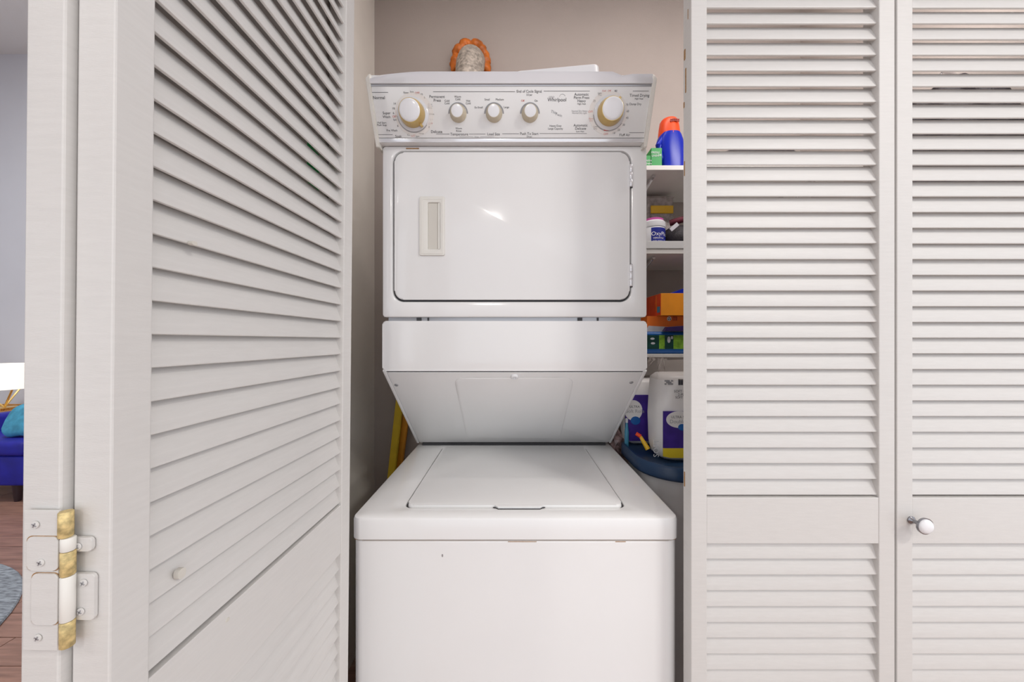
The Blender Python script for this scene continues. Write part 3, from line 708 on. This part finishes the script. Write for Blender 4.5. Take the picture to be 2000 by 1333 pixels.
for k in range(13):
    t = k / 12; z = .85 + 1.14 * t; hw = .20 - .03 * t - (.11 if k == 12 else .03 if k == 11 else 0)
    lps.append([Vector((1.248 + (.040 + .012 * math.sin(9 * i * 2 * PI / 48)) * math.sin(2 * PI * i / 48) * (1 - .4 * (k == 12)), 1.02 + hw * math.cos(2 * PI * i / 48), z)) for i in range(48)])
loft(bm, lps); obj('cloth_body', bm, 'black', g, 60)
bm = B(); tube(bm, [(1.25, 1.02, 1.985), (1.25, 1.02, 2.02), (1.262, 1.02, 2.04), (1.285, 1.02, 2.035), (1.30, 1.02, 2.03)], .004, 8); obj('hook', bm, 'chrome', g, 50)
# lowest shelf: package, papers, orange boxes
yk = 1.29
x0 = .492
pk = thing('package', 'blue and lime plastic wrapped package on the lowest shelf', 'package', (.6, 1.35, ZS3))
zt = P(0, 648, yk).z
bm = B(); b2 = B(); box(b2, x0, .78, yk, 1.45, ZS3, zt, .012, 3); merge(bm, b2); pko = obj('wrapper', bm, 'bluefilm', pk, 50)
zl0, zl1 = P(0, 682, yk).z, P(0, 655, yk).z
for xa, xb, m in ((x0 + .002, P(1287, 0, yk).x, 'greendark'), (P(1287, 0, yk).x, P(1298, 0, yk).x, 'greenfilm'), (P(1298, 0, yk).x, P(1315, 0, yk).x, 'greendark'), (P(1315, 0, yk).x, .76, 'greenfilm')):
    bm = B(); box(bm, xa, xb, yk - .0014, yk + .001, zl0, zl1); obj('print_panel', bm, m, pko)
for px, py, rx, rz in ((1274, 662, .008, .004), (1275, 671, .008, .004), (1306, 664, .006, .012), (1312, 660, .004, .006)):
    c = P(px, py, yk); bm = B(); prism(bm, [(c.x + rx * math.cos(t), c.z + rz * math.sin(t)) for t in [i * PI / 8 for i in range(16)]], yk - .002, yk - .0014, XZ); obj('print_spot', bm, 'paper', pko)
yo = 1.28
zb1 = P(0, 640, yo).z; zb2 = P(0, 617, yo).z; zb3 = P(0, 573, 1.25).z
bm = B(); q0, q1 = .50, .655
loft(bm, [[Vector((q0, 1.30, zt)), Vector((q1, 1.30, zt)), Vector((q1, 1.44, zt)), Vector((q0, 1.44, zt))], [Vector((q0 + .01, 1.30, zt + .022)), Vector((q1, 1.30, zb1 - .001)), Vector((q1, 1.44, zb1 - .001)), Vector((q0, 1.44, zt + .02))]])
tag(obj('paper_packet', bm, 'paper'), 'pale lilac paper packet between the lowest orange box and blue package', 'packet')
bm = B(); prism(bm, [(P(1297, 0, 1.275).x, zt + .001), (.70, zt + .001), (.70, P(0, 634, 1.275).z), (P(1303, 0, 1.275).x, P(0, 639, 1.275).z)], 1.272, 1.295, XZ, .001)
tag(obj('packet', bm, 'purpledark'), 'dark purple flat packet lying on the blue package', 'packet')
b1, bo = card('carton', 'boxorange2', .505, .76, yo + .022, 1.43, zb1 + .0005, zb2, 'flat deep orange carton with round symbol, under the tall orange carton')
yf = yo + .022
c = P(1307, 623, yf)
bm = B(); prism(bm, [(c.x + .0085 * math.cos(t), c.z + .0085 * math.sin(t)) for t in [i * PI / 10 for i in range(20)]], yf - .0006, yf + .0002, XZ); obj('round_symbol', bm, 'paper', bo)
bm = B()
for i in range(3):
    a_ = PI / 2 + i * 2 * PI / 3; t = [a_ - .35, a_ + .5]
    prism(bm, [(c.x + .006 * math.cos(t[0]), c.z + .006 * math.sin(t[0])), (c.x + .006 * math.cos(t[1]), c.z + .006 * math.sin(t[1])), (c.x + .0028 * math.cos(t[1]), c.z + .0028 * math.sin(t[1])), (c.x + .0028 * math.cos(t[0]), c.z + .0028 * math.sin(t[0]))], yf - .0012, yf - .0005, XZ)
obj('round_symbol_arrows', bm, 'greendark', bo)
c = P(1318, 623, yf); bm = B()
for i in range(3): box(bm, c.x - .008 + i * .0065, c.x - .005 + i * .0065, yf - .0006, yf + .0002, c.z - .007, c.z + .006)
box(bm, c.x - .008, c.x + .008, yf - .0006, yf + .0002, c.z + .0055, c.z + .008); obj('print_mark', bm, 'tagred', bo)
xc = P(1291, 0, 1.27).x
tall = thing('carton', 'tall orange carton with red side on the lowest shelf', 'box', (.65, 1.33, zb2))
bm = B(); box(bm, xc, .76, 1.27, 1.41, zb2 + .0005, P(0, 573, 1.27).z, .0008); to = obj('carton_box', bm, 'boxorange', tall)
bm = B(); box(bm, xc - .0012, xc - .0001, 1.271, 1.409, zb2 + .001, P(0, 573, 1.27).z - .001); ts = obj('carton_side', bm, 'boxred', tall, label='red orange printed side')
bm = B(); zz = P(0, 607, 1.27).z; box(bm, xc - .002, xc - .0011, 1.276, 1.300, zz - .006, zz + .016); obj('blue_square', bm, 'teal', ts)
bm = B(); box(bm, xc - .0016, xc - .0011, 1.308, 1.311, zb2 + .02, P(0, 576, 1.27).z); obj('print_line', bm, 'boxorange', ts)
zz = P(0, 573, 1.27).z
bm = B(); b2 = B(); prism(b2, [(-.05, 0), (.09, 0), (.09, .05), (.0, .018)], 1.29, 1.36, XZ, .002); merge(bm, b2, Matrix.Translation((.635, 0, zz + .001)))
tag(obj('bag', bm, 'navy'), 'dark blue bag lying on top of the tall orange carton', 'bag')

# ------------------------------------------------------------------ bin with blue lid and paper packs
BX0, BX1, BY0, BY1 = .361, .83, .915, 1.255
ZR = .873
bn = thing('storage_bin', 'pale grey bin with dark blue lid right of the washer', 'bin', ((BX0 + BX1) / 2, (BY0 + BY1) / 2, 0))
def rl(i, z, r=.12): return [Vector((p[0], p[1], z)) for p in rrect(BX0 + i, BX1 - i, BY0 + i, BY1 - i, r, 8)]
bm = B(); loft(bm, [rl(.06, 0, .08), rl(.056, .01, .08), rl(.02, ZR - .02, .11), rl(.016, ZR, .11)]); obj('bin_body', bm, 'binwhite', bn, 40)
bm = B(); loft(bm, [rl(.004, ZR), rl(0, ZR + .006), rl(.001, ZR + .030), rl(.006, ZR + .038), rl(.012, ZR + .038, .11), rl(.018, ZR + .026, .10), rl(.10, ZR + .027, .06)]); lidb = obj('bin_lid', bm, 'bluelid', bn, 40, label='dark blue lid with raised rim')
ZL = ZR + .0275
def pack(x0, x1, y0, y1, z0, z1, name, label, r=.05, puff=.006):
    t = thing(name, label, 'paper pack', ((x0 + x1) / 2, (y0 + y1) / 2, z0), 'paper packs on the bin lid')
    def lp(i, z): return [Vector((p[0], p[1], z)) for p in rrect(x0 + i, x1 - i, y0 + i, y1 - i, r - i * .3, 8)]
    h = z1 - z0
    bm = B(); loft(bm, [lp(.018, z0), lp(.005, z0 + .012), lp(0, z0 + .04), lp(-.002, z0 + h * .5), lp(.001, z1 - .05), lp(.004, z1 - .012), lp(.016, z1)])
    return t, obj('wrapper', bm, 'towel', t, 60)
PX0, PY0 = .428, 1.0
p1, p1o = pack(PX0, .70, PY0, 1.13, ZL, P(0, 733, PY0).z, 'paper_pack', 'white paper roll pack with purple and yellow label on the blue lid', .045)
yl = PY0 - .0035
lx0 = P(1296, 0, yl).x
za, zb_, zc_ = P(0, 804, yl).z, P(0, 876, yl).z, P(0, 895, yl).z
bm = B(); box(bm, lx0, .655, yl, yl + .005, zb_, za); obj('purple_label', bm, 'purple', p1o)
bm = B(); prism(bm, [(lx0, zc_ + .004), (lx0 + .02, zc_), (.655, zc_ - .002), (.655, zb_), (lx0, zb_)], yl, yl + .005, XZ); obj('yellow_label', bm, 'yellowprint', p1o)
c = P(1327, 820, yl); bm = B(); prism(bm, [(c.x + .038 * math.cos(t), c.z + .024 * math.sin(t)) for t in [i * PI / 16 for i in range(32)]], yl - .0006, yl, XZ); obj('oval_badge', bm, 'towel', p1o)
bm = B(); c2 = P(1332, 835, yl); prism(bm, [(c2.x + .0115 * math.cos(t), c2.z + .0095 * math.sin(t)) for t in [i * PI / 10 for i in range(20)]], yl - .0012, yl - .0006, XZ); obj('round_badge', bm, 'bluefilm', p1o)
label_text(p1o, [('ULTRA SOFT', c.x + .004, yl - .0009, c.z + .007, .010), ('SOFT & STRONG', c.x + .022, yl - .0004, P(0, 765, yl).z, .010), ('2-PLY TISSUE', c.x + .024, yl - .0004, P(0, 771.5, yl).z, .010), ('SOFT & STRONG', c.x + .022, yl - .0004, P(0, 777, yl).z, .009), ('12 ROLLS', c.x + .03, yl - .0004, P(0, 783, yl).z, .009)], 'ink')
label_text(p1o, [('Double Roll', c.x + .008, yl - .0009, c.z - .006, .015)], 'inkgrey')
bm = text_mesh([('SOFT', flat(P(1282, 0, yl).x, yl - .0002, P(0, 876, yl).z) @ Matrix.Rotation(PI / 2, 4, 'Z'), .022, 'CENTER')]); obj('lettering', bm, 'inkpale', p1o)
# small blue print block near the top (a plain block of bars)
bm = B()
for i in range(5):
    for j in range(3):
        if (i * 3 + j) % 4 != 1:
            c = P(1299 + i * 3.2, 743 + j * 3.2, yl); box(bm, c.x, c.x + .0042, yl, yl + .004, c.z - .0042, c.z)
obj('print_block', bm, 'inkgrey', p1o)
bm = B()
for i in range(4):
    c = P(1326 + i * 2.4, 741, yl); box(bm, c.x, c.x + (.0012 if i % 2 else .002), yl, yl + .004, c.z - .017, c.z)
obj('bar_print', bm, 'ink', p1o)
# clear film hood gathered above the pack
bm = B(); n = 36; loops = []
for z, i, w in ((P(0, 742, PY0).z, -.004, .001), (P(0, 731, PY0).z, -.002, .003), (P(0, 722, PY0).z, .02, .010), (P(0, 708, PY0).z, .055, .012), (P(0, 700, PY0).z - .002, .062, .010)):
    lp = [Vector((p[0], p[1], z + random.uniform(-w, w) * .5)) + Vector((random.uniform(-w, w), random.uniform(-w, w) * .6, 0)) * .6 for p in rrect(PX0 - .006 + i * .2, .66 - i * 1.2, PY0 - .006 + i * .4, 1.136 - i * .4, .02, 8)]
    loops.append(lp)
loft(bm, loops, cap=False); obj('film_hood', bm, 'film', p1, 70, label='clear plastic film gathered above the pack')
# second pack behind
y2 = 1.165
p2, p2o = pack(.381, .62, y2, 1.245, ZL, P(0, 742, y2).z, 'paper_pack', 'purple and white paper pack standing behind the larger pack', .03)
yl2 = y2 - .003
bm = B(); box(bm, .379, .50, yl2, yl2 + .006, P(0, 862, yl2).z, P(0, 772, yl2).z); obj('purple_label', bm, 'purple', p2o)
c = P(1237, 802, yl2); bm = B(); prism(bm, [(c.x + .030 * math.cos(t), c.z + .034 * math.sin(t)) for t in [i * PI / 16 for i in range(32)]], yl2 - .0006, yl2, XZ); obj('oval_badge', bm, 'towel', p2o)
c2 = P(1241, 822, yl2); bm = B(); prism(bm, [(c2.x + .016 * math.cos(t), c2.z + .014 * math.sin(t)) for t in [i * PI / 10 for i in range(20)]], yl2 - .0012, yl2 - .0006, XZ); obj('round_badge', bm, 'bluefilm', p2o)
label_text(p2o, [('ULTRA', c.x + .004, yl2 - .0009, c.z + .012, .011)], 'ink'); label_text(p2o, [('Soft Rolls', c.x + .006, yl2 - .0009, c.z - .003, .016)], 'inkgrey')
# yellow / orange lighter-like bag clip and teal bottle on the lid
tc = thing('spray_nozzle', 'small yellow trigger piece with orange tip lying on the blue lid', 'nozzle', (P(1254, 0, 1.10).x, 1.10, ZL))
a, b = P(1247, 853, 1.10), P(1262, 872, 1.10)
bm = B(); tube(bm, [Vector((a.x + .006, 1.10, max(a.z, ZL + .02))), Vector((b.x, 1.085, ZL + .012))], .010, 12, rs=[.005, .008]); obj('body', bm, 'yellow', tc, 50)
bm = B(); tube(bm, [Vector((a.x - .006, 1.105, a.z + .008)), Vector((a.x + .007, 1.10, max(a.z, ZL + .02)))], .006, 12); obj('tip', bm, 'orange', tc, 50)
tl = thing('slim_bottle', 'slim teal bottle standing on the blue lid beside the dryer base', 'bottle', (P(1224, 0, 1.15).x, 1.15, ZL))
c = P(1224, 0, 1.15).x
bm = B(); lathe(bm, [(.006, 0), (.007, .002), (.007, .05), (.005, .062), (.003, .085)], Matrix.Translation((c, 1.15, ZL)), 18); obj('body', bm, 'teal', tl, 40)
bm = B(); lathe(bm, [(.0045, .08), (.0045, .092), (.002, .094)], Matrix.Translation((c, 1.15, ZL)), 14); obj('bottle_cap', bm, 'paper', tl, 40)
# crumpled clear bag between washer top and bin
bm = B(); bmesh.ops.create_icosphere(bm, subdivisions=3, radius=1); c = Vector((.397, 1.325, .85))
for v in bm.verts: v.co = Vector((c.x + v.co.x * .03, c.y + v.co.y * .05, c.z + v.co.z * .06)) + Vector([random.uniform(-.008, .008) for _ in range(3)])
cr = tag(obj('crumpled_bag', bm, mat('crumpled_film', (.40, .28, .28), .25, var=.6, vscale=70, bump=1, bscale=60)), 'crumpled brownish plastic bag squeezed behind the washer top', 'bag')

# ------------------------------------------------------------------ living room seen past the open door
bm = B(); lathe(bm, [(1.05, 0), (1.055, .004), (1.05, .010), (1.02, .012), (0, .012)], Matrix.Translation((-3.106, .92, 0)), 72)
tag(obj('rug', bm, 'rug', None, 40), 'round blue grey woven rug on the brown plank floor', 'rug')
ax, ay = -3.81, 2.95
ar = thing('armchair', 'royal blue upholstered armchair on dark feet behind the round rug', 'armchair', (ax - .3, ay, 0))
zs, za_ = P(0, 866, 2.7).z, P(0, 830, 2.7).z
bm = B(); box(bm, ax - .62, ax + .06, 2.68, 3.30, .13, .36, .02, 3); obj('base', bm, 'sofa', ar, 50)
bm = B(); box(bm, ax - .62, ax + .062, 2.66, 3.15, .363, .475, .035, 4); obj('seat_cushion', bm, 'sofa', ar, 50)
bm = B(); box(bm, ax - .62, ax + .06, 3.12, 3.32, .36, .53, .04, 4); obj('backrest', bm, 'sofa', ar, 50)
bm = B(); box(bm, ax - .74, ax - .60, 2.68, 3.30, .13, .62, .04, 4); obj('armrest', bm, 'sofa', ar, 50)
for x in (ax - .05, ax - .68):
    for yy in (2.72, 3.25):
        bm = B(); lathe(bm, [(.018, 0), (.03, .13)], Matrix.Translation((x, yy, 0)), 14); obj('leg', bm, 'foot', ar, 40)
bm = B(); bmesh.ops.create_icosphere(bm, subdivisions=3, radius=1)
for v in bm.verts:
    x, y_, z = v.co; f = lambda q: math.copysign(abs(q) ** .6, q)
    v.co = Vector((-3.985 + f(x) * .135, 2.86 + y_ * .07 + f(z) * .05, .605 + f(z) * .125 + .008 * math.sin(x * 9)))
tag(obj('cushion', bm, 'cushion', None, 60), 'ruffled turquoise cushion on the blue armchair seat', 'cushion')
tz = P(0, 800, 3.5).z
tbx = -5.27
tt = thing('side_table', 'honey wood tray table behind the blue armchair', 'table', (tbx, 3.55, 0))
bm = B(); box(bm, tbx - .3, tbx + .3, 3.40, 3.80, tz - .12, tz - .10); obj('tray_bottom', bm, 'tablewood', tt)
bm = B(); ring(bm, rrect(tbx - .3, tbx + .3, 3.40, 3.80, .02, 4), rrect(tbx - .285, tbx + .285, 3.415, 3.785, .015, 4), tz, tz - .12, XY, .002); obj('tray_rim', bm, 'tablewood', tt)
for sx in (-.26, .26):
    for yy in (3.44, 3.76):
        bm = B(); box(bm, tbx + sx - .018, tbx + sx + .018, yy - .018, yy + .018, 0, tz - .12, .003); obj('leg', bm, 'tablewood', tt, 40)
ly = 3.62
lx = P(20, 0, ly).x - .06
lz0 = tz - .10
bm = B(); lathe(bm, [(.004, 0), (.011, .004), (.011, .012), (0, .016)], Matrix.Translation((P(22, 0, 3.4).x, 3.4, tz - .06)) @ Matrix.Rotation(PI / 2, 4, 'X'), 16); obj('knob', bm, 'foot', tt, 40)
fl = thing('table_lamp', 'gold tripod table lamp with white drum shade on the tray table', 'lamp', (lx, ly, lz0))
z0, z1 = P(0, 760, ly).z, P(0, 711, ly).z
bm = B(); lathe(bm, [(.185, z0), (.178, z1)], Matrix.Translation((lx, ly, 0)), 36, cap=False); obj('lamp_shade', bm, 'shade', fl, 40)
for a_ in (-.3, 1.8, 3.9):
    bm = B(); tube(bm, [(lx + .16 * math.cos(a_), ly + .16 * math.sin(a_), z0 + .01), (lx + .07 * math.cos(a_ + PI), ly + .07 * math.sin(a_ + PI), lz0 + .01)], .008, 8); obj('leg', bm, 'goldmetal', fl, 50)
bm = B(); lathe(bm, [(.085, lz0 + .09), (.085, lz0 + .10)], Matrix.Translation((lx, ly, 0)), 24); obj('brace', bm, 'goldmetal', fl, 40)

# ------------------------------------------------------------------ ceiling lights and added fill lights (out of frame, light the scene)
for i, (x, y_, pw, sz) in enumerate(LAMPS):
    zc = 4.55 if i == 2 else CEIL
    t = thing('ceiling_or_fill_light', ('round recessed ceiling light behind the camera', 'round recessed ceiling light before the closed doors', 'wide ceiling light over the living room', 'round recessed ceiling light at the left of the hall', 'unseen fill light added farthest right in the hall to brighten the open door')[i], 'light', (x, y_, zc - .03), 'ceiling lights')
    bm = B(); ring(bm, [(sz * .62 * math.cos(a), sz * .62 * math.sin(a)) for a in [k * PI / 20 for k in range(40)]], [(sz * .52 * math.cos(a), sz * .52 * math.sin(a)) for a in [k * PI / 20 for k in range(40)]], zc - .02 , zc, lambda a, b, c, x=x, y_=y_: Vector((x + a, y_ + b, c)), .002)
    obj('trim_ring', bm, 'ceil', t)
    l = lamp((x, y_, zc - .024), pw, sz); l.parent = t; l.location = (0, 0, .006)
for x, y_, pw, sz in CLOSET_FILL:
    t = thing('ceiling_or_fill_light', 'unseen fill strip added on the closet ceiling to brighten the inside', 'light', (x, y_, CEIL - .03))  # added fill strip, out of view, lifts the dim closet interior
    bm = B(); box(bm, x - .77, x + .77, y_ - .07, y_ + .07, CEIL - .02, CEIL, .004); obj('fill_light_housing', bm, 'ceil', t)
    l = lamp((x, y_, CEIL - .024), pw, sz, (1, .93, .88), .1); l.parent = t; l.location = (0, 0, .004)
HL = thing('closet_fill_light', 'unseen fill strip added behind the closet header to brighten the shelves', 'light', (.95, .80, 2.2))  # added fill light hidden behind the header, aimed at the shelves
bm = B(); box(bm, .70, 1.16, .79, .815, 2.16, 2.22, .004); obj('fill_light_housing', bm, 'ceil', HL)
l = lamp((.93, .82, 2.19), 5.5, .44, (1, .95, .92), .04); l.parent = HL; l.location = (-.02, .018, -.01); l.rotation_euler = (math.radians(60), 0, 0)
